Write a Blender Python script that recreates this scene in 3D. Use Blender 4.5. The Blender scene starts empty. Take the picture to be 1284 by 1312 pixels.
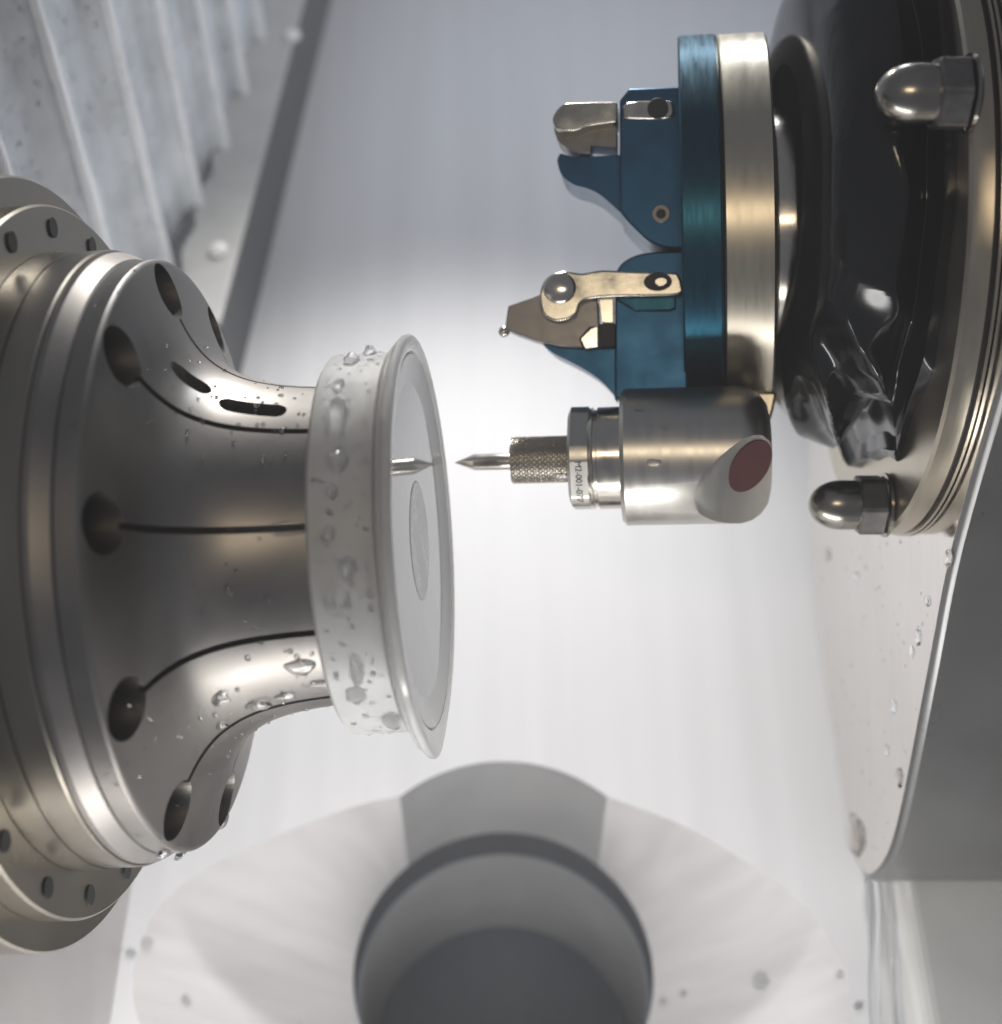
import bpy, bmesh, math, random
from mathutils import Vector, Matrix, noise

R = math.radians
random.seed(7)
scene = bpy.context.scene
COL = scene.collection

# ------------------------------------------------------------------ camera, world, lamps
S = 1.25e-4            # metres per design unit
F = 1900.0             # focal length in photo pixels
PITCH = R(53)
CAM_H = 2454.0         # camera height above the floor, design units
cp, sp = math.cos(PITCH), math.sin(PITCH)

cam_d = bpy.data.cameras.new("camera")
cam = bpy.data.objects.new("camera", cam_d)
COL.objects.link(cam)
cam.location = (0, 0, CAM_H * S)
cam.rotation_euler = (R(90) - PITCH, 0, 0)
cam_d.sensor_width = 36
cam_d.lens = 36 * F / 1312
cam_d.clip_start = 0.005
cam_d.clip_end = 20
cam_d.dof.use_dof = True
cam_d.dof.focus_distance = 1960 * S
cam_d.dof.aperture_fstop = 13.0
scene.camera = cam

world = bpy.data.worlds.new("World")
scene.world = world
world.use_nodes = True
world.node_tree.nodes["Background"].inputs[0].default_value = (0.80, 0.86, 1.0, 1)
world.node_tree.nodes["Background"].inputs[1].default_value = 0.17

scene.view_settings.view_transform = 'Standard'
scene.view_settings.look = 'None'
scene.view_settings.exposure = 0.0
scene.view_settings.gamma = 1.0
scene.view_settings.use_curve_mapping = False
scene.cycles.use_denoising = True
scene.cycles.max_bounces = 10
scene.cycles.transmission_bounces = 10
scene.cycles.glossy_bounces = 6
scene.cycles.caustics_reflective = False
scene.cycles.caustics_refractive = True


def st(x, d, y):
    """camera-aligned design coordinates (right, depth, image-up) to world design units"""
    return Vector((x, cp * d + sp * y, CAM_H - sp * d + cp * y))


ROT = Matrix(((1, 0, 0), (0, cp, sp), (0, -sp, cp)))      # columns: right, depth, image-up


def ray(u, v):
    return ROT @ Vector(((u - 642) / F, 1.0, (656 - v) / F))


CAMP = Vector((0, 0, CAM_H))


def px(u, v, d):
    return CAMP + ray(u, v) * d


def on_plane(u, v, p, n):
    r = ray(u, v)
    t = (p - CAMP).dot(n) / r.dot(n)
    return CAMP + r * t


def on_floor(u, v, h=0.0):
    return on_plane(u, v, Vector((0, 0, h)), Vector((0, 0, 1)))


def lamp(name, loc, target, size, power, color, sy=None):
    d = bpy.data.lights.new(name, 'AREA')
    d.shape = 'RECTANGLE'
    d.size = size * S
    d.size_y = (sy or size) * S
    d.energy = power
    d.color = color
    o = bpy.data.objects.new(name, d)
    COL.objects.link(o)
    o.location = loc * S
    o.rotation_euler = (target - loc).to_track_quat('-Z', 'Y').to_euler()
    return o


# the chamber's work lamp, added fills, and the warm room behind the camera


def spot(name, loc, target, half_deg, blend, radius, power, color):
    d = bpy.data.lights.new(name, 'SPOT')
    d.spot_size = R(half_deg * 2)
    d.spot_blend = blend
    d.shadow_soft_size = radius * S
    d.energy = power
    d.color = color
    o = bpy.data.objects.new(name, d)
    COL.objects.link(o)
    o.location = loc * S
    o.rotation_euler = (target - loc).to_track_quat('-Z', 'Y').to_euler()
    return o


spot("work_lamp", Vector((-60, 3400, 1500)), Vector((-40, 820, 0)), 33, 1.0, 130, 5.5, (1.0, 0.97, 0.925))
lamp("front_fill_lamp", Vector((-60, 120, 430)), Vector((0, 1250, 0)), 1100, 0.26, (1.0, 0.985, 0.96), 220)  # added fill from low in front, lifts the hopper wings
lamp("upper_fill_lamp", Vector((560, 3350, 1500)), Vector((-100, 2900, 200)), 420, 0.17, (0.86, 0.92, 1.0), 300)  # added fill for the upper floor and the bellows
lamp("room_lamp", st(-150, -900, 430), st(0, 1900, 0), 900, 0.16, (1.0, 0.82, 0.58), 260)


# ------------------------------------------------------------------ materials
MATS = {}


def new_mat(name):
    m = bpy.data.materials.new(name)
    m.use_nodes = True
    nt = m.node_tree
    b = nt.nodes["Principled BSDF"]
    MATS[name] = m
    return m, nt, b


def add_noise(nt, b, base, amount, scale, stretch=(1, 1, 1), rough=None, rough_var=0.0, bump=0.0, coord='Object', detail=4, bscale=None):
    """multiplies the base colour by a noise, varies roughness and adds fine relief"""
    tc = nt.nodes.new('ShaderNodeTexCoord')
    mp = nt.nodes.new('ShaderNodeMapping')
    mp.inputs['Scale'].default_value = stretch
    nt.links.new(tc.outputs[coord], mp.inputs[0])
    n = nt.nodes.new('ShaderNodeTexNoise')
    n.inputs['Scale'].default_value = scale
    n.inputs['Detail'].default_value = detail
    nt.links.new(mp.outputs[0], n.inputs['Vector'])
    cr = nt.nodes.new('ShaderNodeMapRange')
    cr.inputs['From Min'].default_value = 0.3
    cr.inputs['From Max'].default_value = 0.7
    cr.inputs['To Min'].default_value = 1 - amount
    cr.inputs['To Max'].default_value = 1 + amount * 0.6
    nt.links.new(n.outputs['Fac'], cr.inputs['Value'])
    mx = nt.nodes.new('ShaderNodeVectorMath')
    mx.operation = 'SCALE'
    mx.inputs[0].default_value = base[:3]
    nt.links.new(cr.outputs[0], mx.inputs['Scale'])
    nt.links.new(mx.outputs[0], b.inputs['Base Color'])
    if rough is not None:
        rr = nt.nodes.new('ShaderNodeMapRange')
        rr.inputs['From Min'].default_value = 0.3
        rr.inputs['From Max'].default_value = 0.7
        rr.inputs['To Min'].default_value = max(0.02, rough - rough_var)
        rr.inputs['To Max'].default_value = rough + rough_var
        nt.links.new(n.outputs['Fac'], rr.inputs['Value'])
        nt.links.new(rr.outputs[0], b.inputs['Roughness'])
    if bump:
        bp = nt.nodes.new('ShaderNodeBump')
        bp.inputs['Strength'].default_value = bump
        bp.inputs['Distance'].default_value = 0.0006 if bscale is None else bscale
        nt.links.new(n.outputs['Fac'], bp.inputs['Height'])
        nt.links.new(bp.outputs[0], b.inputs['Normal'])


def metal(name, base, rough, var=0.15, scale=300, stretch=(1, 1, 1), rv=0.05, bump=0.0, metallic=1.0, coord='Object'):
    m, nt, b = new_mat(name)
    b.inputs['Metallic'].default_value = metallic
    b.inputs['Roughness'].default_value = rough
    b.inputs['Base Color'].default_value = (*base, 1)
    add_noise(nt, b, base, var, scale, stretch, rough, rv, bump, coord)
    return m


def plain(name, base, rough, var=0.1, scale=200, bump=0.0, spec=0.5, coat=0.0, stretch=(1, 1, 1), rv=0.05):
    m, nt, b = new_mat(name)
    b.inputs['Specular IOR Level'].default_value = spec
    b.inputs['Coat Weight'].default_value = coat
    add_noise(nt, b, base, var, scale, stretch, rough, rv, bump)
    return m


M_collet = metal("turned_collet_steel", (0.27, 0.255, 0.24), 0.40, 0.10, 90, (1, 1, 1), 0.05)
M_body = metal("warm_spindle_steel", (0.30, 0.275, 0.235), 0.30, 0.05, 60, (6, 1, 1), 0.03)
M_steel = metal("brushed_steel", (0.52, 0.475, 0.39), 0.33, 0.05, 120, (6, 1, 1), 0.03)
M_bright = metal("bright_steel", (0.62, 0.58, 0.52), 0.2, 0.10, 300, (1, 1, 1), 0.06)
M_knurl = metal("knurled_steel", (0.46, 0.42, 0.36), 0.36, 0.08, 300)
M_nut = metal("dull_nut_steel", (0.34, 0.32, 0.285), 0.24, 0.15, 200, (1, 1, 1), 0.06)
M_satin = metal("satin_barrel_steel", (0.56, 0.54, 0.50), 0.33, 0.05, 120, (6, 1, 1), 0.03)
M_carb = metal("dark_carbide", (0.20, 0.19, 0.185), 0.38, 0.15, 500, (1, 1, 1), 0.05)
M_brassy = metal("wet_clamp_steel", (0.56, 0.53, 0.455), 0.22, 0.20, 220, (1, 1, 1), 0.08, 0.06)
M_black = plain("black_rubber", (0.008, 0.009, 0.011), 0.15, 0.4, 60, 0.0, 0.40)
M_dark = plain("dark_gap", (0.012, 0.012, 0.014), 0.55)
M_gasket_shade = plain("dark_gasket_and_shade", (0.06, 0.062, 0.07), 0.5)  # drain gasket, also the dark shade strip under the rail
M_blue = metal("blue_anodised", (0.011, 0.070, 0.15), 0.34, 0.15, 220, (1, 6, 1), 0.06, 0, 0.75)
M_teal = metal("dark_teal_anodised", (0.008, 0.062, 0.10), 0.33, 0.10, 150, (8, 1, 1), 0.06, 0, 0.85)
M_red = plain("red_sticker", (0.085, 0.022, 0.022), 0.5, 0.2, 600)
M_wing = metal("hopper_sheet", (0.56, 0.55, 0.555), 0.45, 0.08, 40, (1, 8, 1), 0.06, 0, 0.05)
M_wing.node_tree.nodes["Principled BSDF"].inputs["Coat Weight"].default_value = 0.5
M_wing.node_tree.nodes["Principled BSDF"].inputs["Coat Roughness"].default_value = 0.12
M_pipe = metal("pipe_steel", (0.40, 0.40, 0.405), 0.34, 0.08, 60, (1, 1, 1), 0.05, 0, 0.3)
M_sludge = plain("drain_coolant", (0.045, 0.055, 0.075), 0.35)
M_plate = metal("polished_plate", (0.80, 0.765, 0.73), 0.10, 0.05, 130, (1, 4, 0.5), 0.05)
M_house = metal("housing_paint", (0.185, 0.185, 0.185), 0.33, 0.10, 40, (1, 1, 1), 0.06, 0, 0.5)
M_bed = metal("wet_bed_steel", (0.72, 0.715, 0.69), 0.20, 0.12, 40, (1, 1, 1), 0.08, 0.2, 0.2)
M_rail = plain("rail_sheet", (0.50, 0.49, 0.475), 0.38, 0.10, 90)
M_screw = plain("white_screw", (0.85, 0.84, 0.80), 0.2, 0.05, 90)
M_bellow = plain("bellows_fabric", (0.76, 0.80, 0.84), 0.27, 0.22, 55, 0.35, 0.6, 0.25, rv=0.10)
M_piping = plain("pale_piping", (0.93, 0.95, 0.97), 0.3, 0.10, 120, 0.3, 0.6, 0.2)
M_wallm = metal("headstock_sheet", (0.46, 0.445, 0.44), 0.35, 0.12, 40, (1, 1, 1), 0.08, 0, 0.5)
M_ink = plain("engraved_mark", (0.03, 0.03, 0.03), 0.6)


def floor_mat():
    m, nt, b = new_mat("brushed_floor")
    b.inputs['Metallic'].default_value = 0.0
    b.inputs['Specular IOR Level'].default_value = 0.2
    add_noise(nt, b, (0.66, 0.66, 0.68), 0.055, 130, (1, 0.035, 1), 0.60, 0.05, 0, 'Object', 5)
    return m


M_floor = floor_mat()


def frosted(name, base, rough, trans, coat=0.0, bump=0.15):
    m, nt, b = new_mat(name)
    b.inputs['Transmission Weight'].default_value = trans
    b.inputs['IOR'].default_value = 1.5
    b.inputs['Coat Weight'].default_value = coat
    b.inputs['Coat Roughness'].default_value = 0.03
    add_noise(nt, b, base, 0.05, 160, (1, 1, 1), rough, 0.05 if bump else 0.01, bump, 'Object', 6, 0.0003)
    return m


M_frost = frosted("frosted_plastic", (0.90, 0.90, 0.885), 0.40, 0.45)
M_face = frosted("polished_lens_face", (0.42, 0.43, 0.445), 0.03, 0.15, bump=0)
M_bevel = frosted("pale_bevel_plastic", (0.86, 0.87, 0.86), 0.22, 0.35)
M_boss = frosted("pale_boss_plastic", (0.62, 0.63, 0.63), 0.30, 0.0)
M_lip = frosted("clear_lip_plastic", (0.92, 0.92, 0.905), 0.16, 0.4)
m, nt, b = new_mat("water")
b.inputs['Base Color'].default_value = (0.97, 0.985, 1, 1)
b.inputs['Roughness'].default_value = 0.02
b.inputs['IOR'].default_value = 1.33
b.inputs['Transmission Weight'].default_value = 1.0
M_water = m


# ------------------------------------------------------------------ object helpers
def tag(o, label=None, cat=None, group=None, kind=None):
    if label:
        o['label'] = label
    if cat:
        o['category'] = cat
    if group:
        o['group'] = group
    if kind:
        o['kind'] = kind
    return o


def frame(origin, ex, up=None):
    """local axes: x along ex, z close to image-up, y away from the camera; world design units"""
    ex = ex.normalized()
    up = ROT @ Vector((0, 0, 1)) if up is None else up
    ez = (up - ex * up.dot(ex)).normalized()
    ey = ez.cross(ex)
    m = Matrix((ex, ey, ez)).transposed().to_4x4()
    m.translation = origin
    return m


def root(name, label, cat, fr=None, group=None):
    o = bpy.data.objects.new(name, None)
    COL.objects.link(o)
    o.empty_display_size = 0.005
    if fr is not None:
        m = fr.copy()
        m.translation = fr.translation * S
        o.matrix_world = m
    return tag(o, label, cat, group)


def link(name, me, mat, parent=None, fr=None, smooth=35, bevel=0, bseg=2):
    o = bpy.data.objects.new(name, me)
    COL.objects.link(o)
    me.materials.clear()
    me.materials.append(mat)
    if smooth:
        me.shade_smooth()
        me.set_sharp_from_angle(angle=R(smooth))
    if parent is not None:
        o.parent = parent
    elif fr is not None:
        m = fr.copy()
        m.translation = fr.translation * S
        o.matrix_world = m
    if bevel:
        bv = o.modifiers.new("bevel", 'BEVEL')
        bv.width = bevel * S
        bv.segments = bseg
        bv.limit_method = 'ANGLE'
        bv.angle_limit = R(38)
        bv.harden_normals = False
    return o


def bm_mesh(bm, name="m", recalc=True):
    if recalc:
        bmesh.ops.recalc_face_normals(bm, faces=bm.faces)
    bmesh.ops.scale(bm, vec=(S, S, S), verts=bm.verts)
    me = bpy.data.meshes.new(name)
    bm.to_mesh(me)
    bm.free()
    return me


def bm_lathe(prof, seg=96, rfun=None, closed=True, cy=0, cz=0):
    """prof: list of (s, r) round the local x axis; angle 0 faces the camera, 90 is up"""
    bm = bmesh.new()
    rings = []
    for s, r in prof:
        if r <= 1e-6:
            rings.append([bm.verts.new((s, cy, cz))])
        else:
            ring = []
            for k in range(seg):
                a = 2 * math.pi * k / seg
                rr = r if rfun is None else rfun(s, r, a)
                ring.append(bm.verts.new((s, cy - rr * math.cos(a), cz + rr * math.sin(a))))
            rings.append(ring)
    for A, B in zip(rings, rings[1:]):
        if len(A) == 1 and len(B) == 1:
            continue
        for k in range(seg):
            k2 = (k + 1) % seg
            if len(A) == 1:
                bm.faces.new((A[0], B[k2], B[k]))
            elif len(B) == 1:
                bm.faces.new((A[k], A[k2], B[0]))
            else:
                bm.faces.new((A[k], A[k2], B[k2], B[k]))
    return bm


def lathe(name, prof, mat, parent=None, seg=96, rfun=None, cy=0, cz=0, smooth=35, fr=None):
    return link(name, bm_mesh(bm_lathe(prof, seg, rfun, cy=cy, cz=cz)), mat, parent, fr, smooth)


def bm_prism(pts0, pts1):
    bm = bmesh.new()
    a = [bm.verts.new(p) for p in pts0]
    b_ = [bm.verts.new(p) for p in pts1]
    n = len(a)
    bm.faces.new(a)
    bm.faces.new(list(reversed(b_)))
    for i in range(n):
        j = (i + 1) % n
        bm.faces.new((a[i], b_[i], b_[j], a[j]))
    return bm


def local_px(fr, u, v, q):
    """the point of local plane y = q of a frame that shows at photo pixel (u, v)"""
    n = fr.to_3x3() @ Vector((0, 1, 0))
    p = fr.translation + n * q
    return fr.inverted() @ on_plane(u, v, p, n)


def prism_px(name, fr, poly, q0, q1, mat, parent, bevel=2.0, smooth=35, bseg=2):
    pts = [local_px(fr, u, v, q0) for u, v in poly]
    far = [Vector((p.x, q1, p.z)) for p in pts]
    me = bm_mesh(bm_prism(pts, far))
    return link(name, me, mat, parent, None, smooth, bevel, bseg)


def curve_pts(pts, n=6):
    """Catmull-Rom through open list of 2-tuples"""
    out = []
    P = [pts[0]] + list(pts) + [pts[-1]]
    for i in range(1, len(P) - 2):
        p0, p1, p2, p3 = P[i - 1], P[i], P[i + 1], P[i + 2]
        for k in range(n):
            t = k / n
            out.append(tuple(0.5 * ((2 * p1[c]) + (-p0[c] + p2[c]) * t + (2 * p0[c] - 5 * p1[c] + 4 * p2[c] - p3[c]) * t * t
                                    + (-p0[c] + 3 * p1[c] - 3 * p2[c] + p3[c]) * t ** 3) for c in range(len(p1))))
    out.append(tuple(pts[-1]))
    return out


def bool_cut(me, cutters):
    """difference of a mesh and a list of cutter meshes (temporary objects)"""
    o = bpy.data.objects.new("tmp_body", me)
    COL.objects.link(o)
    tmp = []
    for c in cutters:
        co = bpy.data.objects.new("tmp_cut", c)
        COL.objects.link(co)
        tmp.append(co)
        md = o.modifiers.new("b", 'BOOLEAN')
        md.operation = 'DIFFERENCE'
        md.solver = 'EXACT'
        md.object = co
    dg = bpy.context.evaluated_depsgraph_get()
    dg.update()
    res = bpy.data.meshes.new_from_object(o.evaluated_get(dg))
    for t in tmp + [o]:
        bpy.data.objects.remove(t)
    return res


def bm_box(x0, x1, y0, y1, z0, z1):
    bm = bmesh.new()
    bmesh.ops.create_cube(bm, size=1, matrix=Matrix.Translation(((x0 + x1) / 2, (y0 + y1) / 2, (z0 + z1) / 2))
                          @ Matrix.Diagonal((x1 - x0, y1 - y0, z1 - z0, 1)))
    return bm


# ------------------------------------------------------------------ the setting: floor with the hopper opening
PC = px(645, 1245, 2800)                  # centre of the drain rim
PIPE_R = 283.0
RIM_Z = PC.z
A0 = R(41.5)


def pipe_pt(a, z, r=PIPE_R):
    return Vector((PC.x + r * math.sin(a), PC.y + r * math.cos(a), z))


back_arc = [pipe_pt(-A0 + 2 * A0 * k / 24, 0) for k in range(25)]       # left to right over the back
right_px = [(865, 1053), (930, 1088), (1000, 1135), (1052, 1185), (1080, 1240), (1092, 1300), (1088, 1370), (1040, 1480), (900, 1560), (760, 1590)]
left_px = [(465, 1030), (400, 1053), (310, 1090), (235, 1132), (192, 1182), (172, 1240), (178, 1310), (230, 1420), (360, 1530), (520, 1580)]
rpts = [back_arc[-1]] + [on_floor(u, v) for u, v in right_px] + [on_floor(645, 1600)]
lpts = [back_arc[0]] + [on_floor(u, v) for u, v in left_px] + [on_floor(645, 1600)]
rcur = [Vector(p) for p in curve_pts([tuple(p) for p in rpts], 5)]
lcur = [Vector(p) for p in curve_pts([tuple(p) for p in lpts], 5)]
hole = back_arc[:-1] + rcur[:-1] + list(reversed(lcur[1:]))
bm = bmesh.new()
hv = [bm.verts.new(p) for p in hole]
ov = [bm.verts.new(p) for p in (Vector((-3200, -900, 0)), Vector((3200, -900, 0)), Vector((3200, 6500, 0)), Vector((-3200, 6500, 0)))]
ed = [bm.edges.new((L[i], L[(i + 1) % len(L)])) for L in (hv, ov) for i in range(len(L))]
bmesh.ops.triangle_fill(bm, use_beauty=True, use_dissolve=False, edges=ed)
for f in bm.faces:
    f.normal_update()
    if f.normal.z < 0:
        f.normal_flip()
tag(link("floor", bm_mesh(bm, recalc=False), M_floor, smooth=0), "bright brushed steel floor sheet of the machine chamber", None, None, "structure")

hop = root("drain_hopper", "round steel drain hopper sunk into the bright floor", "drain", Matrix.Translation((0, 0, 0)))
for cur, sgn in ((rcur, 1), (lcur, -1)):
    n = len(cur)
    NR = 10
    bm = bmesh.new()
    grid = []
    for i, p in enumerate(cur):
        a = sgn * (A0 + (math.pi - A0) * (i / (n - 1)) ** 0.9)
        q = pipe_pt(a, RIM_Z)
        row = []
        for k in range(NR + 1):
            t = k / NR
            w = p.lerp(q, t)
            w.z += -26 * math.sin(math.pi * t) * min(1, i / 12)
            row.append(bm.verts.new(w))
        grid.append(row)
    for i in range(n - 1):
        for k in range(NR):
            bm.faces.new((grid[i][k], grid[i + 1][k], grid[i + 1][k + 1], grid[i][k + 1]))
    link("hopper_wing", bm_mesh(bm), M_wing, hop, None, 60)
bm = bmesh.new()                            # back of the pipe above the rim
prev = None
for k in range(33):
    a = -A0 + 2 * A0 * k / 32
    cur2 = (bm.verts.new(pipe_pt(a, -1)), bm.verts.new(pipe_pt(a, RIM_Z)))
    if prev:
        bm.faces.new((prev[0], cur2[0], cur2[1], prev[1]))
    prev = cur2
link("pipe_back", bm_mesh(bm), M_pipe, hop, None, 60)


def vtube(name, z0, z1, r0, r1, mat, parent, thick=0):
    bm = bmesh.new()
    seg = 96
    rows = [(r0, z0), (r1, z1)] + ([(r1 - thick, z1)] if thick else [])
    rr = []
    for r, z in rows:
        rr.append([bm.verts.new(pipe_pt(2 * math.pi * k / seg, z, r)) for k in range(seg)])
    for A, B in zip(rr, rr[1:]):
        for k in range(seg):
            bm.faces.new((A[k], A[(k + 1) % seg], B[(k + 1) % seg], B[k]))
    return link(name, bm_mesh(bm), mat, parent, None, 40)


vtube("gasket", RIM_Z, RIM_Z - 105, PIPE_R + 1, PIPE_R + 1, M_gasket_shade, hop)
vtube("drain_pipe", RIM_Z - 105, RIM_Z - 620, PIPE_R - 3, PIPE_R - 3, M_pipe, hop)
bm = bmesh.new()
bmesh.ops.create_circle(bm, cap_ends=True, segments=96, radius=PIPE_R - 2, matrix=Matrix.Translation((PC.x, PC.y, RIM_Z - 490)))
link("drain_bottom", bm_mesh(bm), M_sludge, hop, None, 0)

# headstock wall on the lower left, and the machine bed on the lower right
bm = bm_box(-720, -640, 200, 1500, 0, 900)
tag(link("headstock_wall", bm_mesh(bm), M_wallm, smooth=0, bevel=14), "grey steel wall at the chamber's left edge", None, None, "structure")

# ------------------------------------------------------------------ way-cover bellows, its rail and the shade strip under it
ridges = [on_floor(u, v, 255) for u, v in ((40, 640), (108, 520), (165, 425), (214, 330), (254, 252), (287, 178), (312, 108), (334, 40), (354, -26), (372, -90), (388, -150))]
wd = (ridges[-1] - ridges[0]).normalized()
wn = Vector((wd.y, -wd.x, 0))                  # faces into the chamber
bm_list = root("bellows_cover", "pale grey pleated bellows cover with upright ridges", "bellows", Matrix.Translation(ridges[3]))
inv = Matrix.Translation(-ridges[3])
for i in range(len(ridges) - 1):
    a, b2 = ridges[i], ridges[i + 1]
    mid = a.lerp(b2, 0.5)
    sec = [a - wn * 8, a, a - wn * 10 + (b2 - a) * 0.08, a - wn * 26 + (b2 - a) * 0.2, mid - wn * 36, b2 - wn * 30 - (b2 - a) * 0.12, b2 - wn * 9]
    if i:
        sec = sec[1:]
    bm = bmesh.new()
    rows = []
    NZ = 28
    for k in range(NZ + 1):
        z = 205 + 1700 * k / NZ
        row = []
        for j, p in enumerate(sec):
            wob = noise.noise(Vector((p.x * .01, p.y * .01, z * .008))) * 2
            row.append(bm.verts.new(inv @ (Vector((p.x, p.y, z)) + wn * wob)))
        rows.append(row)
    for k in range(NZ):
        for j in range(len(sec) - 1):
            bm.faces.new((rows[k][j], rows[k][j + 1], rows[k + 1][j + 1], rows[k + 1][j]))
    pl = link("pleat", bm_mesh(bm), M_bellow, bm_list, None, 50)
    bm = bmesh.new()                          # welded piping along the ridge
    rr = []
    for k in range(NZ + 1):
        z = 205 + 1700 * k / NZ
        c = inv @ (Vector((a.x, a.y, z)) + wn * (noise.noise(Vector((a.x * .01, a.y * .01, z * .008))) * 2 + 1))
        w = 13 + 2.5 * noise.noise(Vector((z * .02, i * 7.3, 0)))
        rr.append([bm.verts.new(c + wn * math.cos(2 * math.pi * j / 10) * w * 0.7 + wd * math.sin(2 * math.pi * j / 10) * w) for j in range(10)])
    for A, B in zip(rr, rr[1:]):
        for j in range(10):
            bm.faces.new((A[j], A[(j + 1) % 10], B[(j + 1) % 10], B[j]))
    link("ridge_piping", bm_mesh(bm), M_piping, pl, None, 60)

e_far, e_near = on_floor(392, -10, 235), on_floor(286, 395, 235)
rd = (e_far - e_near).normalized()
rn = Vector((rd.y, -rd.x, 0))
e_far2 = e_far + rd * 500
RL = root("cover_rail", "light grey sheet rail below the pleated bellows cover", "rail", Matrix.Translation(e_near))
L = (e_far2 - e_near).length
bm = bmesh.new()
NP = 60
va, vb = [], []
for k in range(NP + 1):
    t = k / NP
    p = rd * (t * L - 40)
    wav = 10 * math.sin(k * 1.02) + 5 * math.sin(k * 0.53 + 1)
    va.append(bm.verts.new(p))
    vb.append(bm.verts.new(p - rn * (118 + wav)))
for k in range(NP):
    bm.faces.new((va[k], va[k + 1], vb[k + 1], vb[k]))
g = bmesh.ops.extrude_face_region(bm, geom=list(bm.faces))
bmesh.ops.translate(bm, vec=(0, 0, -14), verts=[v for v in g['geom'] if isinstance(v, bmesh.types.BMVert)])
link("rail_plate", bm_mesh(bm), M_rail, RL, None, 35, 3)
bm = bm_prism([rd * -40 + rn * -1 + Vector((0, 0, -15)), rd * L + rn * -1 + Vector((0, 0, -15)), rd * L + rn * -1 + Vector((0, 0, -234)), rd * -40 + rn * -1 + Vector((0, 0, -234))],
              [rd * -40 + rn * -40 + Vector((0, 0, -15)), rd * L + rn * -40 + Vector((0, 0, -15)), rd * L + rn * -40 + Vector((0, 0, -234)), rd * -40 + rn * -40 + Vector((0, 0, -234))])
tag(link("rail_shade_strip", bm_mesh(bm), M_gasket_shade, None, Matrix.Translation(e_near), 0), "dark strip standing in for the shade between bellows rail and floor", "shade strip")  # dark slab added where the rail's shadow falls
for (u, v) in ((280, 320), (375, 45)):
    p = on_floor(u, v, 241) - e_near
    bm = bmesh.new()
    bmesh.ops.create_uvsphere(bm, u_segments=20, v_segments=12, radius=21, matrix=Matrix.Translation(p) @ Matrix.Diagonal((1, 1, 0.7, 1)))
    sc = link("screw_head", bm_mesh(bm), M_screw, RL, None, 60)

# ------------------------------------------------------------------ spindle and collet
SPAX = ROT @ Vector((0.9937, -0.096, 0.058))
SP = frame(px(547, 692, 1900), SPAX)
spin = root("spindle_nose", "dark turned steel spindle nose with a flared slotted collet", "spindle", SP)
coll = [(-290, 0), (-48, 0), (-48, 180), (-100, 203), (-140, 206), (-175, 211), (-207, 219), (-234, 231), (-257, 248), (-274, 270), (-286, 294), (-295, 320),
        (-302, 345), (-307, 364), (-310, 373), (-312, 377), (-315, 379), (-338.8, 379), (-338.8, 150), (-290, 150), (-290, 0)]
dense = [coll[0], coll[1], coll[2], (-52, 184), (-95, 184)] + curve_pts(coll[3:15], 4) + coll[15:]
body_me = bm_mesh(bm_lathe(dense, 160))
cuts = []
NH = 10
HA = [R(7.0 + 360 / NH * k) for k in range(NH)]
for a in HA:
    rot = Matrix.Rotation(a, 4, 'X')
    # local: angle 0 faces -y; rotating about x by -a lifts it up
    bm = bmesh.new()
    bmesh.ops.create_cone(bm, cap_ends=True, segments=28, radius1=36, radius2=36, depth=150,
                          matrix=Matrix.Rotation(-a, 4, 'X') @ Matrix.Translation((-278, -338, 0)) @ Matrix.Rotation(R(90), 4, 'Y'))
    cuts.append(bm_mesh(bm))
    bm = bm_box(-297, -105, -420, -165, -4.3, 4.3)
    bmesh.ops.transform(bm, matrix=Matrix.Rotation(-a, 4, 'X'), verts=bm.verts)
    cuts.append(bm_mesh(bm))
# two oblong pockets in the neck, upper side
for s0, s1, ang in ((-277, -235, 58), (-224, -144, 54)):
    bm = bmesh.new()
    for s_ in (s0 + 14, s1 - 14):
        pass
    poly0, poly1 = [], []
    for k in range(24):
        t = 2 * math.pi * k / 24
        cx = (s1 - 14) if math.cos(t) > 0 else (s0 + 14)
        poly0.append((cx + 14 * math.cos(t), -420, 14 * math.sin(t)))
        poly1.append((cx + 14 * math.cos(t), -172, 14 * math.sin(t)))
    bm.free()
    bm = bm_prism(poly0, poly1)
    bmesh.ops.transform(bm, matrix=Matrix.Rotation(-R(ang), 4, 'X'), verts=bm.verts)
    cuts.append(bm_mesh(bm))
link("collet", bool_cut(body_me, cuts), M_collet, spin, None, 30)
deep = []
for a in HA:
    bm = bmesh.new()
    bmesh.ops.create_cone(bm, cap_ends=True, segments=28, radius1=35.5, radius2=35.5, depth=260,
                          matrix=Matrix.Rotation(-a, 4, 'X') @ Matrix.Translation((-310, -338, 0)) @ Matrix.Rotation(R(90), 4, 'Y'))
    deep.append(bm_mesh(bm))
SKIRT = ([(-340, 150), (-340, 378), (-342, 381), (-359, 390), (-361, 391), (-369, 391), (-369, 150), (-340, 150)])
link("collet_skirt", bool_cut(bm_mesh(bm_lathe(SKIRT, 160)), deep), M_collet, spin, None, 14)
BODY = ([(-370, 150), (-370, 393), (-372, 395), (-406, 395), (-407, 393), (-409, 393), (-410, 396), (-445, 397), (-445, 150), (-370, 150)])
link("spindle_body", bool_cut(bm_mesh(bm_lathe(BODY, 160)), deep), M_body, spin, None, 14)
fl = lathe("rear_flange", [(-446, 100), (-446, 454), (-449, 457), (-479, 457), (-479, 100)], M_body, spin, 160, smooth=14)
lathe("rear_flange_rim", [(-480, 100), (-480, 492), (-483, 495), (-575, 495), (-575, 100)], M_body, spin, 160, smooth=14)
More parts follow.
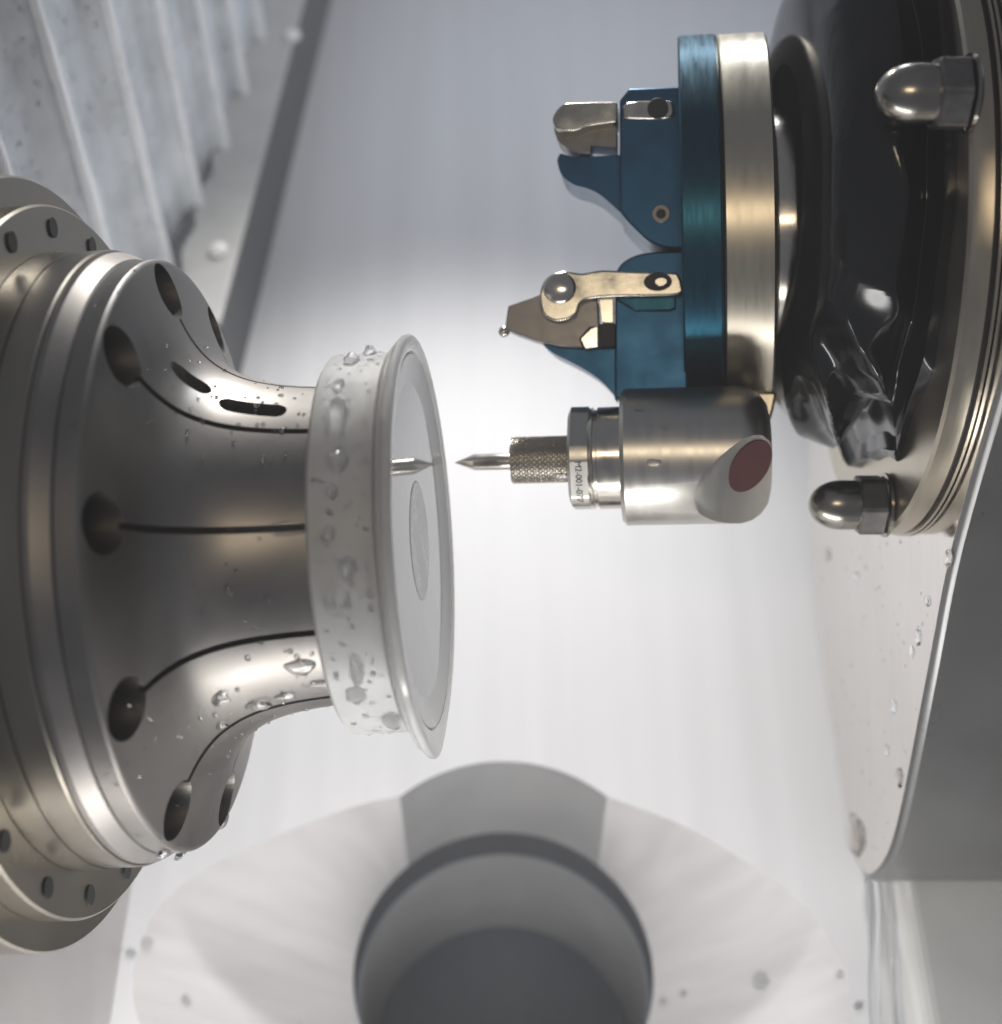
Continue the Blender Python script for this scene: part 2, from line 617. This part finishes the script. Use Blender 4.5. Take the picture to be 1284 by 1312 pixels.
for k in range(20):                           # screw holes in the flange face
    a = R(9 + 18 * k)
    bm = bmesh.new()
    bmesh.ops.create_cone(bm, cap_ends=True, segments=20, radius1=13, radius2=13, depth=3,
                          matrix=Matrix.Rotation(-a, 4, 'X') @ Matrix.Translation((-444.8, -428, 0)) @ Matrix.Rotation(R(90), 4, 'Y'))
    link("screw_hole", bm_mesh(bm), M_dark, fl, None, 40)
lathe("spindle_shaft", [(-576, 0), (-576, 470), (-900, 470), (-900, 0)], M_body, spin, 96)

# ------------------------------------------------------------------ frosted lens blank
LN = root("lens_blank", "frosted clear plastic lens blank ring mounted on the collet", "lens", SP)
lathe("body_ring", [(-103, 207), (-103, 236), (-98, 243), (-60, 242.5), (-26, 242), (-24, 246), (-22, 242), (-22, 150), (-40, 150), (-42, 203), (-103, 207)], M_frost, LN, 160)
lip_rf = None


def lip_r(s, r, a):
    # a hanging film of water fattens the lowest part of the lip; the near-lower edge is chipped flat
    d = (a - R(270) + math.pi) % (2 * math.pi) - math.pi
    return r + 16 * math.exp(-(d / 0.30) ** 2) * (1 if r > 245 else 0)


lathe("lip", [(-21.5, 150), (-21.5, 246), (-19, 252), (-17, 249), (-14, 252), (-12, 259), (-8, 262.5), (-3, 263), (-0.5, 261), (0, 257), (0, 246), (-2, 242), (-8, 239), (-10, 236), (-10, 150)],
      M_lip, LN, 200, lip_r)
lathe("lens_face", [(-9.5, 0), (-9.5, 206), (-18, 206), (-18, 0)], M_face, LN, 160, smooth=4)
lathe("bevel_ring", [(-9.6, 200), (-9.0, 206.5), (-3.5, 234), (-2.5, 238), (-9, 240), (-16, 207)], M_bevel, LN, 160)
lathe("centre_boss", [(-9.3, 0), (-8.7, 0.1), (-8.7, 74), (-9.3, 77)], M_boss, LN, 64, smooth=4)


# ------------------------------------------------------------------ tool turret
FACE_S = -9.5                                  # the polished face mirrors the stylus


def to_px(p):
    q = ROT.inverted() @ (p - CAMP)
    return 642 + F * q.x / q.y, 656 - F * q.z / q.y


lo_d, hi_d = 1950.0, 2400.0
for _ in range(40):
    dt = (lo_d + hi_d) / 2
    l_ = SP.inverted() @ px(583, 592, dt)
    if to_px(SP @ Vector((2 * FACE_S - l_.x, l_.y, l_.z)))[0] < 556:
        lo_d = dt
    else:
        hi_d = dt
print("needle depth", dt, l_)
TIP = px(583, 592, dt)
TAX = ROT @ Vector((0.9920, -0.125, 0.020))
TF = frame(TIP, TAX)


def tl(u, v, q=0):
    return local_px(TF, u, v, q)


tur = root("tool_turret", "round steel and teal turret disc seen edge on", "turret", TF)
DQ = 185
c0 = tl(900, 300, DQ)
rad = tl(900, 56, DQ).z - c0.z


def disc(name, u0, u1, r, mat, rfun=None, bev=3):
    s0, s1 = tl(u0, 300, DQ - r).x, tl(u1, 300, DQ - r).x
    return lathe(name, [(s0, 0), (s0, r - bev), (s0 + bev, r), (s1 - bev, r), (s1, r - bev), (s1, 0)], mat, tur, 160, None, DQ, c0.z)


disc("teal_disc", 873, 927, rad, M_teal)
disc("steel_disc", 928.5, 996, rad - 2, M_steel)
disc("hub_collar", 997, 1024, rad * 0.62, M_bright)
# arm that carries the probe barrel
arm = [(931, 502), (995, 502)] + curve_pts([(995, 506), (994, 512), (991, 526), (986, 545), (983, 580)], 4) + [(928.5, 580)]
prism_px("arm", TF, arm, 45, 150, M_steel, tur, 4)

# probe barrel: cylinder with an angled rear face
hb = tl(797, 581)
he = tl(990, 581)
hr = tl(880, 496).z - tl(880, 584).z
bm = bm_lathe([(hb.x, 0), (hb.x, hr - 6), (hb.x + 6, hr), (tl(948, 581).x, hr), (tl(962, 581).x, hr * 0.96), (tl(974, 581).x, hr * 0.87), (tl(983, 581).x, hr * 0.72), (tl(987, 581).x, hr * 0.5), (tl(988, 581).x, 0)], 128, None, cy=0, cz=tl(880, 584).z)
cpn = Vector((0.456, -0.684, -0.57)).normalized()
cpp = tl(925, 584, -98)
r_ = bmesh.ops.bisect_plane(bm, geom=bm.verts[:] + bm.edges[:] + bm.faces[:], plane_co=cpp, plane_no=cpn, clear_outer=True)
bmesh.ops.edgeloop_fill(bm, edges=[e for e in r_['geom_cut'] if isinstance(e, bmesh.types.BMEdge)])
PR = root("probe_barrel", "satin steel probe barrel with an angled end and red dot", "barrel", TF)
link("barrel", bm_mesh(bm), M_satin, PR, None, 30)
# red dot on the angled face
nW = TF.to_3x3() @ cpn
dc = TF.inverted() @ on_plane(961, 597, TF @ cpp, nW)
fz = Vector((0, 0, 1)) - cpn * cpn.z
fz.normalize()
fx = fz.cross(cpn)
bm = bmesh.new()
vs, vs2 = [], []
for k in range(40):
    t = 2 * math.pi * k / 40
    p = dc + (fx * math.cos(t) * 33 + fz * math.sin(t) * 43)
    vs.append(p + cpn * 0.3)
    vs2.append(p + cpn * 1.4)
link("red_dot", bm_mesh(bm_prism(vs, vs2)), M_red, PR, None, 30)

NE = root("stylus_probe", "pointed steel stylus in a knurled chuck on the barrel", "stylus", TF)
zc = tl(770, 587).z
x = lambda u: tl(u, 590).x
k_ = tl(700, 560).z - tl(700, 590).z          # 30 px in local units
u1 = k_ / 30
lathe("collar", [(x(752), 0), (x(752), 60 * u1), (x(755), 63 * u1), (x(762), 65 * u1), (x(763), 62 * u1), (x(767), 62 * u1), (x(768), 65 * u1), (x(797), 65 * u1), (x(797), 0)], M_bright, NE, 96, None, 0, zc)
# hexagonal nut with a flat towards the camera lower half
NUTR = 68
def hexr(s, r, a):
    if r < 50 * u1:
        return r
    aa = (a - R(-26) + R(30)) % R(60) - R(30)
    return min(r, (r * 0.93) / math.cos(aa))
lathe("hex_nut", [(x(731), 0), (x(731), 60 * u1), (x(735), NUTR * u1), (x(757), NUTR * u1), (x(761), 61 * u1), (x(761), 0)], M_satin, NE, 240, hexr, 0, zc, 24)
# engraved lettering on the nut flat
fa = R(-26)
fdir = Vector((0, -math.cos(fa), math.sin(fa)))
cu = bpy.data.curves.new("mark", 'FONT')
cu.body = "M2-001-077"
cu.size = 13 * S
cu.align_x = 'CENTER'
cu.align_y = 'CENTER'
cu.extrude = 0.15 * S
to = bpy.data.objects.new("tmp_text", cu)
COL.objects.link(to)
dg = bpy.context.evaluated_depsgraph_get(); dg.update()
tme = bpy.data.meshes.new_from_object(to.evaluated_get(dg))
bpy.data.objects.remove(to)
tx = Vector((0, math.sin(fa), -0) ); tx = Vector((0, -math.sin(fa), -math.cos(fa)))   # reading direction: down the flat
ty = fdir.cross(tx)
M3 = Matrix((tx, ty, fdir)).transposed().to_4x4()
M3.translation = (Vector((x(745), 0, zc)) + fdir * (NUTR * u1 * 0.93 + 0.25) + tx * 4) * S
tme.transform(M3)
link("engraved_number", tme, M_ink, NE, None, 0)
# knurled chuck, real diamond relief
kz = tl(690, 589).z
bm = bmesh.new()
NS, NA = 120, 360
x0, x1 = x(656), x(731)
rows = []
for i in range(NS + 1):
    s_ = x0 + (x1 - x0) * i / NS
    row = []
    for j in range(NA):
        a = 2 * math.pi * j / NA
        d1 = abs(((a * 30 / (2 * math.pi) + (s_ - x0) / 8.0) % 1) - .5) * 2
        d2 = abs(((a * 30 / (2 * math.pi) - (s_ - x0) / 8.0) % 1) - .5) * 2
        r = 30 * u1 - 1.7 * max(0, 1 - 2.0 * min(d1, d2))
        if i < 2 or i > NS - 2:
            r = 28.4 * u1
        row.append(bm.verts.new((s_, -r * math.cos(a), kz + r * math.sin(a))))
    rows.append(row)
for i in range(NS):
    for j in range(NA):
        bm.faces.new((rows[i][j], rows[i][(j + 1) % NA], rows[i + 1][(j + 1) % NA], rows[i + 1][j]))
bm.faces.new(rows[0]); bm.faces.new(rows[-1])
link("knurled_chuck", bm_mesh(bm), M_knurl, NE, None, 25)
nz = tl(620, 592).z
lathe("needle", [(0, 0), (0.6, 0.7), (x(607), 11.5), (x(608), 12), (x(658), 12), (x(658), 0)], M_bright, NE, 48, None, 0, nz)

# ------------------------------------------------------------------ the two cutting tools in blue holders
UT = root("cutting_tool", "upper blue holder with a round-nosed cutter under a pale clamp", "cutting tool", TF, "cutters in blue holders")
ub = [(794, 128), (806, 113), (866, 111), (881, 111), (881, 318), (858, 318)] + curve_pts([(850, 317), (830, 308), (805, 284), (794, 270)], 5)
prism_px("holder_block", TF, ub, -10, 150, M_blue, UT, 3)
un = curve_pts([(795, 272), (770, 250), (752, 241), (735, 236), (720, 224), (714, 206), (718, 196)], 5) + [(735, 201), (795, 198)]
prism_px("holder_nose", TF, un, 14, 120, M_blue, UT, 3)
cut = curve_pts([(790, 162), (722, 162), (711, 160), (711, 170), (717, 182), (730, 191), (742, 196)], 4) + [(757, 197), (757, 186), (790, 188)]
prism_px("cutter", TF, cut, 4, 60, M_carb, UT, 2)
cl = curve_pts([(791, 130), (740, 131), (722, 133), (711, 144), (708, 155), (716, 166), (738, 167), (756, 161), (775, 158), (791, 156)], 4)
o = prism_px("clamp", TF, cl, -26, 40, M_brassy, UT, 7, bseg=4)
c2 = curve_pts([(798, 138), (806, 130), (850, 128), (862, 130), (864, 146), (852, 152), (806, 152), (798, 148), (798, 138)], 3)[:-1]
prism_px("clamp_tail", TF, c2, -20, 0, M_bright, UT, 4, bseg=3)
def screw(fr, u, v, q, r, parent, mat, depth=4, nm="clamp_screw", ry=None):
    p = local_px(fr, u, v, q)
    bm = bmesh.new()
    bmesh.ops.create_cone(bm, cap_ends=True, segments=28, radius1=r, radius2=r, depth=depth,
                          matrix=Matrix.Translation(p) @ Matrix.Diagonal((1, 1, (ry or r) / r, 1)) @ Matrix.Rotation(R(90), 4, 'X'))
    return link(nm, bm_mesh(bm), mat, parent, None, 40, 0.8)
screw(TF, 843, 139, -21, 15, UT, M_dark, nm="clamp_screw")
sc = screw(TF, 847, 274, -11, 13, UT, M_carb, nm="set_screw")
screw(TF, 847, 274, -14, 7, UT, M_dark, 3, "screw_socket")

LT = root("cutting_tool", "lower blue holder with an angular carbide cutter reaching furthest out", "cutting tool", TF, "cutters in blue holders")
lb = curve_pts([(788, 352), (796, 338), (812, 328), (835, 323), (881, 321)], 4) + [(881, 520), (800, 520), (788, 508)]
prism_px("holder_block", TF, lb, 2, 150, M_blue, LT, 3)
ln = [(788, 440), (788, 512)] + curve_pts([(787, 506), (770, 488), (750, 474), (728, 462), (708, 452), (695, 441)], 5) + [(720, 441)]
prism_px("holder_nose", TF, ln, 16, 110, M_blue, LT, 3)
prism_px("holder_step", TF, [(806, 349), (866, 349), (866, 395), (858, 398), (814, 398), (790, 384)], -8, 6, M_teal, LT, 2)
ins = [(651, 392), (682, 381), (700, 372), (766, 385), (768, 420), (756, 420), (744, 434), (748, 446), (715, 443), (685, 436), (660, 427), (647, 421)]
prism_px("carbide_cutter", TF, ins, -4, 40, M_carb, LT, 2)
fac = [(757, 421), (766, 418), (766, 445), (750, 447), (744, 434)]
prism_px("ground_facet", TF, fac, -6, 30, M_bright, LT, 1)
prism_px("backing_shim", TF, [(767, 380), (786, 378), (786, 414), (771, 413)], -7, 30, M_bright, LT, 1)
prism_px("stop_block", TF, [(767, 415), (788, 414), (788, 444), (767, 445)], -5, 40, M_dark, LT, 1)
p = tl(646, 425, 6)
bm = bmesh.new()
bmesh.ops.create_uvsphere(bm, u_segments=20, v_segments=14, radius=8.5, matrix=Matrix.Translation(p))
link("ball_tip", bm_mesh(bm), M_bright, LT, None, 60)
c3 = curve_pts([(868, 349), (800, 347), (770, 346), (745, 350), (722, 347), (702, 354), (692, 372), (693, 396), (704, 409), (722, 411), (738, 403), (745, 388), (762, 382), (800, 380), (868, 378), (874, 364), (868, 349)], 4)[:-1]
prism_px("clamp", TF, c3, -26, 10, M_brassy, LT, 6, bseg=4)
p = tl(717, 369, -27)
bm = bmesh.new()
bmesh.ops.create_uvsphere(bm, u_segments=28, v_segments=16, radius=24, matrix=Matrix.Translation(p) @ Matrix.Diagonal((1, 0.35, 0.95, 1)))
link("clamp_stud", bm_mesh(bm), M_bright, LT, None, 60)
screw(TF, 843, 361, -27, 20, LT, M_dark, 4, "clamp_screw", 13)
screw(TF, 847, 361, -28.5, 9, LT, M_bright, 3, "screw_socket", 6)

# ------------------------------------------------------------------ right side: boot, ring, housing
HX = 564.0                                      # ring face
RC = px(1135, 300, 2234)
RCs = ROT.inverted() @ (RC - CAMP)              # camera-aligned coordinates
HF = frame(CAMP + ROT @ Vector((HX, RCs.y, RCs.z)), ROT @ Vector((1, 0.0, 0)))
hou = root("axis_housing", "tapered polished steel housing with a round flange ring", "housing", HF)


def hp(u, v, X=0.0):
    """pixel to local coordinates on the plane local x = X"""
    n = HF.to_3x3() @ Vector((1, 0, 0))
    return HF.inverted() @ on_plane(u, v, HF.translation + n * X, n)


FX = 44.0
near = [hp(u, v, FX) for u, v in ((1320, 360), (1284, 492), (1225, 700), (1195, 850), (1166, 1000))]
far = [hp(u, v, FX) for u, v in ((1092, 1090), (1078, 1000), (1056, 850), (1037, 690))]
botm = [hp(u, v, FX) for u, v in ((1150, 1070), (1138, 1105), (1124, 1124), (1112, 1128), (1100, 1112))]
top = [Vector((FX, far[-1].y + 40, 60)), Vector((FX, far[-1].y + 40, 900)), Vector((FX, near[0].y - 60, 900))]
lo = curve_pts([tuple(p) for p in near[1:] + botm + far], 5)
prof = [Vector(p) for p in [tuple(near[0])] + lo] + top
bm = bm_prism(prof, [Vector((FX + 900, p.y, p.z)) for p in prof])
link("housing_shell", bm_mesh(bm), M_house, hou, None, 40, 10, 3)
ctr = sum(prof, Vector()) / len(prof)
inset = []
for i, p in enumerate(prof):
    t = (prof[(i + 1) % len(prof)] - prof[i - 1])
    nn = Vector((0, t.z, -t.y)).normalized()
    if (ctr - p).dot(nn) < 0:
        nn = -nn
    inset.append(Vector((FX - 1.5, p.y, p.z)) + nn * 11)
link("polished_face", bm_mesh(bm_prism(inset, [p + Vector((1.0, 0, 0)) for p in inset])), M_plate, hou, None, 30)
RR = 452.0
lathe("flange_ring", [(0, 330), (0, RR - 5), (4, RR), (30, RR), (31, RR - 6), (36, RR - 6), (37, RR + 3), (FX - 3, RR + 3), (FX - 3, 330)], M_steel, hou, 200)
lathe("ring_seal_groove", [(31.5, 340), (31.5, RR - 4), (35.5, RR - 4), (35.5, 340)], M_dark, hou, 160)

# black rubber boot between turret and ring
BT = root("rubber_boot", "glossy black folded rubber boot between turret and ring", "boot", HF)
b0 = local_px(HF, 1010, 300, 60).x


def bx(u):
    return local_px(HF, u, 300, 0).x


def boot_r(s, r, a):
    low = math.exp(-(((a - R(285) + math.pi) % (2 * math.pi) - math.pi) / 0.75) ** 2)
    w = noise.noise(Vector((math.cos(a) * 1.6, math.sin(a) * 1.6, s * 0.006))) * 9
    f1 = 1 - abs(noise.noise(Vector((a * 2.3 + s * 0.006, s * 0.012, 3.7)))) * 2.4
    f2 = 1 - abs(noise.noise(Vector((a * 4.0 - s * 0.010, s * 0.02, 9.1)))) * 2.2
    k = min(1, max(0, (r - 200) / 130))
    return r + k * (w * 0.7 + (f1 * 27 + f2 * 6 - 11) * (0.12 + low))


bprof = [(bx(996), 190), (bx(998), 250), (bx(1006), 300), (bx(1020), 330), (bx(1040), 350), (bx(1060), 360), (bx(1080), 360), (bx(1094), 350), (bx(1103), 335), (bx(1108), 330),
         (bx(1113), 338), (bx(1119), 365), (bx(1127), 386), (bx(1135), 402), (-14, 406), (-8, 402), (-2, 392), (-2, 150)]
bprof = curve_pts(bprof[:-1], 7) + [bprof[-1]]
lathe("boot_skin", bprof, M_black, BT, 320, boot_r, 0, 58, 60)
# ray helpers to seat drops on built surfaces
from mathutils.bvhtree import BVHTree


def bvh_of(objs):
    vs_, ps_ = [], []
    bpy.context.view_layer.update()
    for o_ in objs:
        off = len(vs_)
        vs_ += [o_.matrix_world @ v_.co for v_ in o_.data.vertices]
        ps_ += [[off + k_ for k_ in p_.vertices] for p_ in o_.data.polygons]
    return BVHTree.FromPolygons(vs_, ps_)


def cast(tree, u, v):
    hit = tree.ray_cast(CAMP * S, ray(u, v).normalized())
    return (hit[0] / S, hit[1]) if hit[0] is not None else (None, None)


# acorn cap nuts on the flange ring
def acorn():
    prof_ = [(0, 0), (0, 44), (-3, 47), (-7, 47), (-8, 42)]
    hexp = [(-8, 0), (-8, 40), (-11, 45), (-44, 45), (-47, 41), (-48, 0)]
    dome = [(-47, 0), (-47, 36)] + [(-70 - 46 * math.sin(t), 36 * math.cos(t)) for t in [R(k * 9) for k in range(10)]] + [(-116, 0)]
    def hx(s, r, a):
        if r < 20:
            return r
        aa = (a - R(20) + R(30)) % R(60) - R(30)
        return min(r, r * 0.90 / math.cos(aa))
    w = bm_mesh(bm_lathe(prof_, 64)); h = bm_mesh(bm_lathe(hexp, 120, hx)); d = bm_mesh(bm_lathe(dome, 64))
    return w, h, d


W_, H_, D_ = acorn()
for (u, v, lab) in ((1138, 647, "steel cap nut at the bottom of the flange ring"), (1246, 120, "dim steel cap nut at the flange ring's upper near side")):
    p = hp(u, v, -1)
    fr2 = HF.copy()
    fr2.translation = HF @ p
    n = root("cap_nut", lab, "cap nut", fr2, "cap nuts on the flange ring")
    link("washer", W_, M_nut, n, None, 30)
    link("hex_base", H_, M_carb, n, None, 24)
    link("dome", D_, M_nut, n, None, 40)

# wet machine bed, lower right
bm = bm_box(655, 1900, -500, 1090, 1, 130)
tag(link("machine_bed", bm_mesh(bm), M_bed, smooth=0, bevel=30, bseg=5), "wet grey machine bed step below the housing", None, None, "structure")


# ------------------------------------------------------------------ water
def blob_mesh(seed, sx, sy, sz, rough=0.25):
    bm = bmesh.new()
    bmesh.ops.create_icosphere(bm, subdivisions=4, radius=1)
    for v in bm.verts:
        nz_ = noise.noise(v.co * 1.1 + Vector((seed * 3.1, seed, 0)))
        v.co *= 1 + rough * nz_
        v.co.z = max(v.co.z, -0.15)
        v.co = Vector((v.co.x * sx, v.co.y * sy, v.co.z * sz))
    return bm_mesh(bm)


def drop_at(pos, nrm, along, sx, sy, sz, label, group, seed, rough=0.3, name="water_drop"):
    nrm = nrm.normalized()
    al = (along - nrm * along.dot(nrm)).normalized()
    m = Matrix((al, nrm.cross(al), nrm)).transposed().to_4x4()
    m.translation = pos
    o = link(name, blob_mesh(seed, sx, sy, sz, rough), M_water, None, m, 80)
    return tag(o, label, "water drop", group)


down = ROT @ Vector((0, 0, -1))
ORD = ["first", "second", "third", "fourth", "fifth", "sixth", "seventh", "eighth", "ninth", "tenth", "eleventh", "twelfth", "thirteenth"]


def ranks(items, key, start="the top"):
    """for each item its place when counted from one end"""
    order = sorted(range(len(items)), key=lambda k: key(items[k]))
    return {k: ORD[n_] + " from " + start for n_, k in enumerate(order)}




def on_spin(s, r, deg):
    a = R(deg)
    return SP @ Vector((s, -r * math.cos(a), r * math.sin(a))), SP.to_3x3() @ Vector((0, -math.cos(a), math.sin(a)))


LD = [(-68, 40, 17, 13, 9), (-64, 24, 17, 12, 9), (-70, 15, 8, 7, 5), (-74, 4, 9, 7, 5), (-56, -5, 13, 9, 6), (-50, 78, 10, 9, 8), (-66, 68, 12, 9, 7),
      (-72, 52, 7, 7, 5), (-80, -15, 9, 7, 5), (-62, -37, 20, 8, 6), (-70, -46, 14, 11, 6), (-38, -62, 26, 12, 5)]
for i, (s, dg_, a_, b_, c_) in enumerate(LD):
    p, n = on_spin(s, 242, dg_)
    drop_at(p, n, down, a_, b_, c_ * 1.6, "water drop on the frosted lens ring's side, " + ranks(LD, lambda t: -t[1])[i], "drops on the lens ring", i + 1, 0.35)
CD = [(-140, 203, -43, 13, 20, 5), (-238, 240, -48, 11, 14, 5), (-205, 216, -59, 11, 20, 5), (-170, 205, -58, 6, 14, 4), (-120, 202, -53, 6, 16, 4), (-248, 252, -60, 6, 9, 4),
      (-311, 369, -70, 14, 9, 7), (-309, 366, -79, 13, 10, 7), (-306, 360, -104, 15, 12, 9)]
def coll_r(q):
    pr = sorted(coll[3:18])
    for (x0_, r0_), (x1_, r1_) in zip(pr, pr[1:]):
        if x0_ <= q <= x1_ and x1_ > x0_:
            return r0_ + (r1_ - r0_) * (q - x0_) / (x1_ - x0_)
    return 203


for i, (s, r, dg_, a_, b_, c_) in enumerate(CD):
    if r > 300:
        s -= 14
    r = coll_r(s)
    p, n = on_spin(s, r, dg_)
    if r > 300:
        n = (n + SP.to_3x3() @ Vector((1.2, 0, 0))).normalized()
    drop_at(p, n, down, a_, b_, c_, "water drop on the lower flare of the collet, " + ranks(CD, lambda t: t[0], "the spindle flange")[i], "drops on the collet", 20 + i, 0.25)
# film filling the end of the middle slot
p, n = on_spin(-150, 205.5, 7)
drop_at(p, n, SPAX, 54, 9, 2.2, "thin clear water film bridging the collet's middle slot", None, 41, 0.1, "water_film")
PD = [(1060, 710, 13, 6), (1215, 715, 13, 5), (1176, 815, 14, 4), (1152, 997, 15, 5), (1096, 1070, 36, 14), (1145, 905, 11, 4), (1136, 962, 9, 3), (1188, 770, 8, 4), (1168, 835, 9, 3), (1097, 738, 8, 4)]
nH = HF.to_3x3() @ Vector((-1, 0, 0))
for i, (u, v, a_, b_) in enumerate(PD):
    p = HF @ hp(u, v, FX - 2)
    big = a_ > 30
    drop_at(p, nH, down, a_, b_ * 3.2, b_ * 0.8, "large water drop at the tip of the polished housing face" if big else "small water drop on the polished housing face, " + ranks(PD, lambda t: t[1])[i],
            None if big else "drops on the housing face", 60 + i, 0.25)
# trickles falling from the housing tip
for i, (u, w_, lab) in enumerate(((1117, 9, "slim water trickle falling from the housing tip, nearer the hopper"), (1143, 8, "slim water trickle falling from the housing tip, nearer the machine bed"))):
    base = px(u, 1136, 2490)
    pts = []
    for k in range(40):
        t = k / 39
        pp = px(u + 8 * t + 1.2 * math.sin(t * 7 + i * 2), 1128 + 240 * t, 2490 - 130 * t)
        pts.append((pp, w_ * (1.2 - 0.3 * t + 0.06 * math.sin(t * 13 + i))))
    bm = bmesh.new()
    rr = []
    ax, az = ROT @ Vector((1, 0, 0)), ROT @ Vector((0, 1, 0))
    for pp, w2 in pts:
        rr.append([bm.verts.new(pp - base + ax * math.cos(2 * math.pi * k / 14) * w2 + az * math.sin(2 * math.pi * k / 14) * w2) for k in range(14)])
    for A, B in zip(rr, rr[1:]):
        for k in range(14):
            bm.faces.new((A[k], A[(k + 1) % 14], B[(k + 1) % 14], B[k]))
    bm.faces.new(rr[0]); bm.faces.new(rr[-1])
    tag(link("water_trickle", bm_mesh(bm), M_water, None, Matrix.Translation(base), 80), lab, "water trickle")
# beads on the hopper and floor
hop_tree = bvh_of(list(hop.children))
WD = [(975, 1258, -120, 14), (850, 1284, -190, 7), (876, 1274, -170, 6), (1076, 1248, 3, 6), (1100, 1290, 3, 6), (188, 1208, 2, 9), (168, 1222, 2, 6), (238, 1282, -60, 8)]
for i, (u, v, h, a_) in enumerate(WD):
    p, nb = cast(hop_tree, u, v)
    if p is None:
        p, nb = on_floor(u, v, 1), Vector((0, 0, 1))
    if nb.z < 0:
        nb = -nb
    drop_at(p, nb, Vector((1, 0, 0)), a_ * 1.3, a_, a_ * .7, "bead of water beside the drain, " + ranks(WD, lambda t: t[0], "the left edge")[i], "water beads by the drain", 80 + i, 0.2)
BD = [(820, 527, -74, 8), (852, 547, -88, 9), (906, 503, -30, 10), (838, 592, -97, 7), (720, 612, -24, 6)]
for i, (u, v, q, a_) in enumerate(BD):
    p = TF @ tl(u, v, q)
    c = TF @ Vector((tl(u, v, q).x, 0, tl(880, 584).z))
    lab = "tiny water drop low on the knurled chuck" if i == 4 else "small water drop on the satin probe barrel, " + ranks(BD[:4], lambda t: t[1])[i]
    drop_at(p, (p - c), TAX, a_ * 1.5, a_ * 0.8, a_ * .5, lab, None if i == 4 else "drops on the probe barrel", 95 + i, 0.25)


# fine spray too small to pick apart, one mass for each wetted thing
def spray(name, label, pts):
    bm = bmesh.new()
    for p, n_, r_ in pts:
        n_ = n_.normalized()
        t_ = n_.orthogonal().normalized()
        m_ = Matrix((t_, n_.cross(t_), n_)).transposed().to_4x4()
        m_.translation = p
        bmesh.ops.create_icosphere(bm, subdivisions=2, radius=1, matrix=m_ @ Matrix.Diagonal((r_, r_ * random.uniform(0.7, 1.5), r_ * 0.5, 1)))
    return tag(link(name, bm_mesh(bm), M_water, None, None, 80), label, None, None, "stuff")


pts = []
for _ in range(130):
    dg_ = random.uniform(-85, 85)
    q = random.uniform(-96, -28)
    p, n_ = on_spin(q, 242.4, dg_)
    pts.append((p, n_, random.choice((1.6, 2, 2.4, 3, 4))))
spray("lens_spray", "fine water spray on the frosted lens ring", pts)
pts = []
for _ in range(170):
    q = random.uniform(-335, -120)
    p, n_ = on_spin(q, coll_r(q) + 0.3, random.choice((random.uniform(-88, -35), random.uniform(30, 88), random.uniform(-60, 60))))
    pts.append((p, n_, random.choice((1.5, 2, 2.5, 3.2))))
spray("collet_spray", "fine water spray on the slotted collet", pts)
face_tree = bvh_of([c for c in hou.children if c.name.startswith("polished_face")])
pts = []
for _ in range(130):
    u, v = random.uniform(1045, 1230), random.uniform(690, 1110)
    h_, n_ = cast(face_tree, u, v)
    if h_ is not None:
        pts.append((h_, nH, random.choice((1.4, 1.8, 2.4, 3.4))))
spray("housing_spray", "fine water spray on the polished housing face", pts)
bel_tree = bvh_of([c for c in bm_list.children])
pts = []
for _ in range(260):
    h_, n_ = cast(bel_tree, random.uniform(0, 300), random.uniform(0, 300))
    if h_ is not None:
        pts.append((h_, n_ if n_.dot(CAMP - h_) > 0 else -n_, random.choice((2, 3, 4, 5.5))))
spray("bellows_spray", "fine water spray on the bellows pleats", pts)

# coolant mist hanging in the chamber
bm = bm_box(-7000, 7000, -4000, 8800, -8800, 2900)
hz = link("haze", bm_mesh(bm), M_frost, None, None, 0)
mh = bpy.data.materials.new("coolant_mist")
mh.use_nodes = True
nh = mh.node_tree
for n_ in list(nh.nodes):
    if n_.type != 'OUTPUT_MATERIAL':
        nh.nodes.remove(n_)
pv = nh.nodes.new('ShaderNodeVolumePrincipled')
pv.inputs['Color'].default_value = (0.92, 0.95, 1.0, 1)
pv.inputs['Density'].default_value = 0.32
nh.links.new(pv.outputs[0], [n_ for n_ in nh.nodes if n_.type == 'OUTPUT_MATERIAL'][0].inputs['Volume'])
hz.data.materials.clear()
hz.data.materials.append(mh)
tag(hz, "thin pale coolant mist filling the machine chamber", None, None, "stuff")
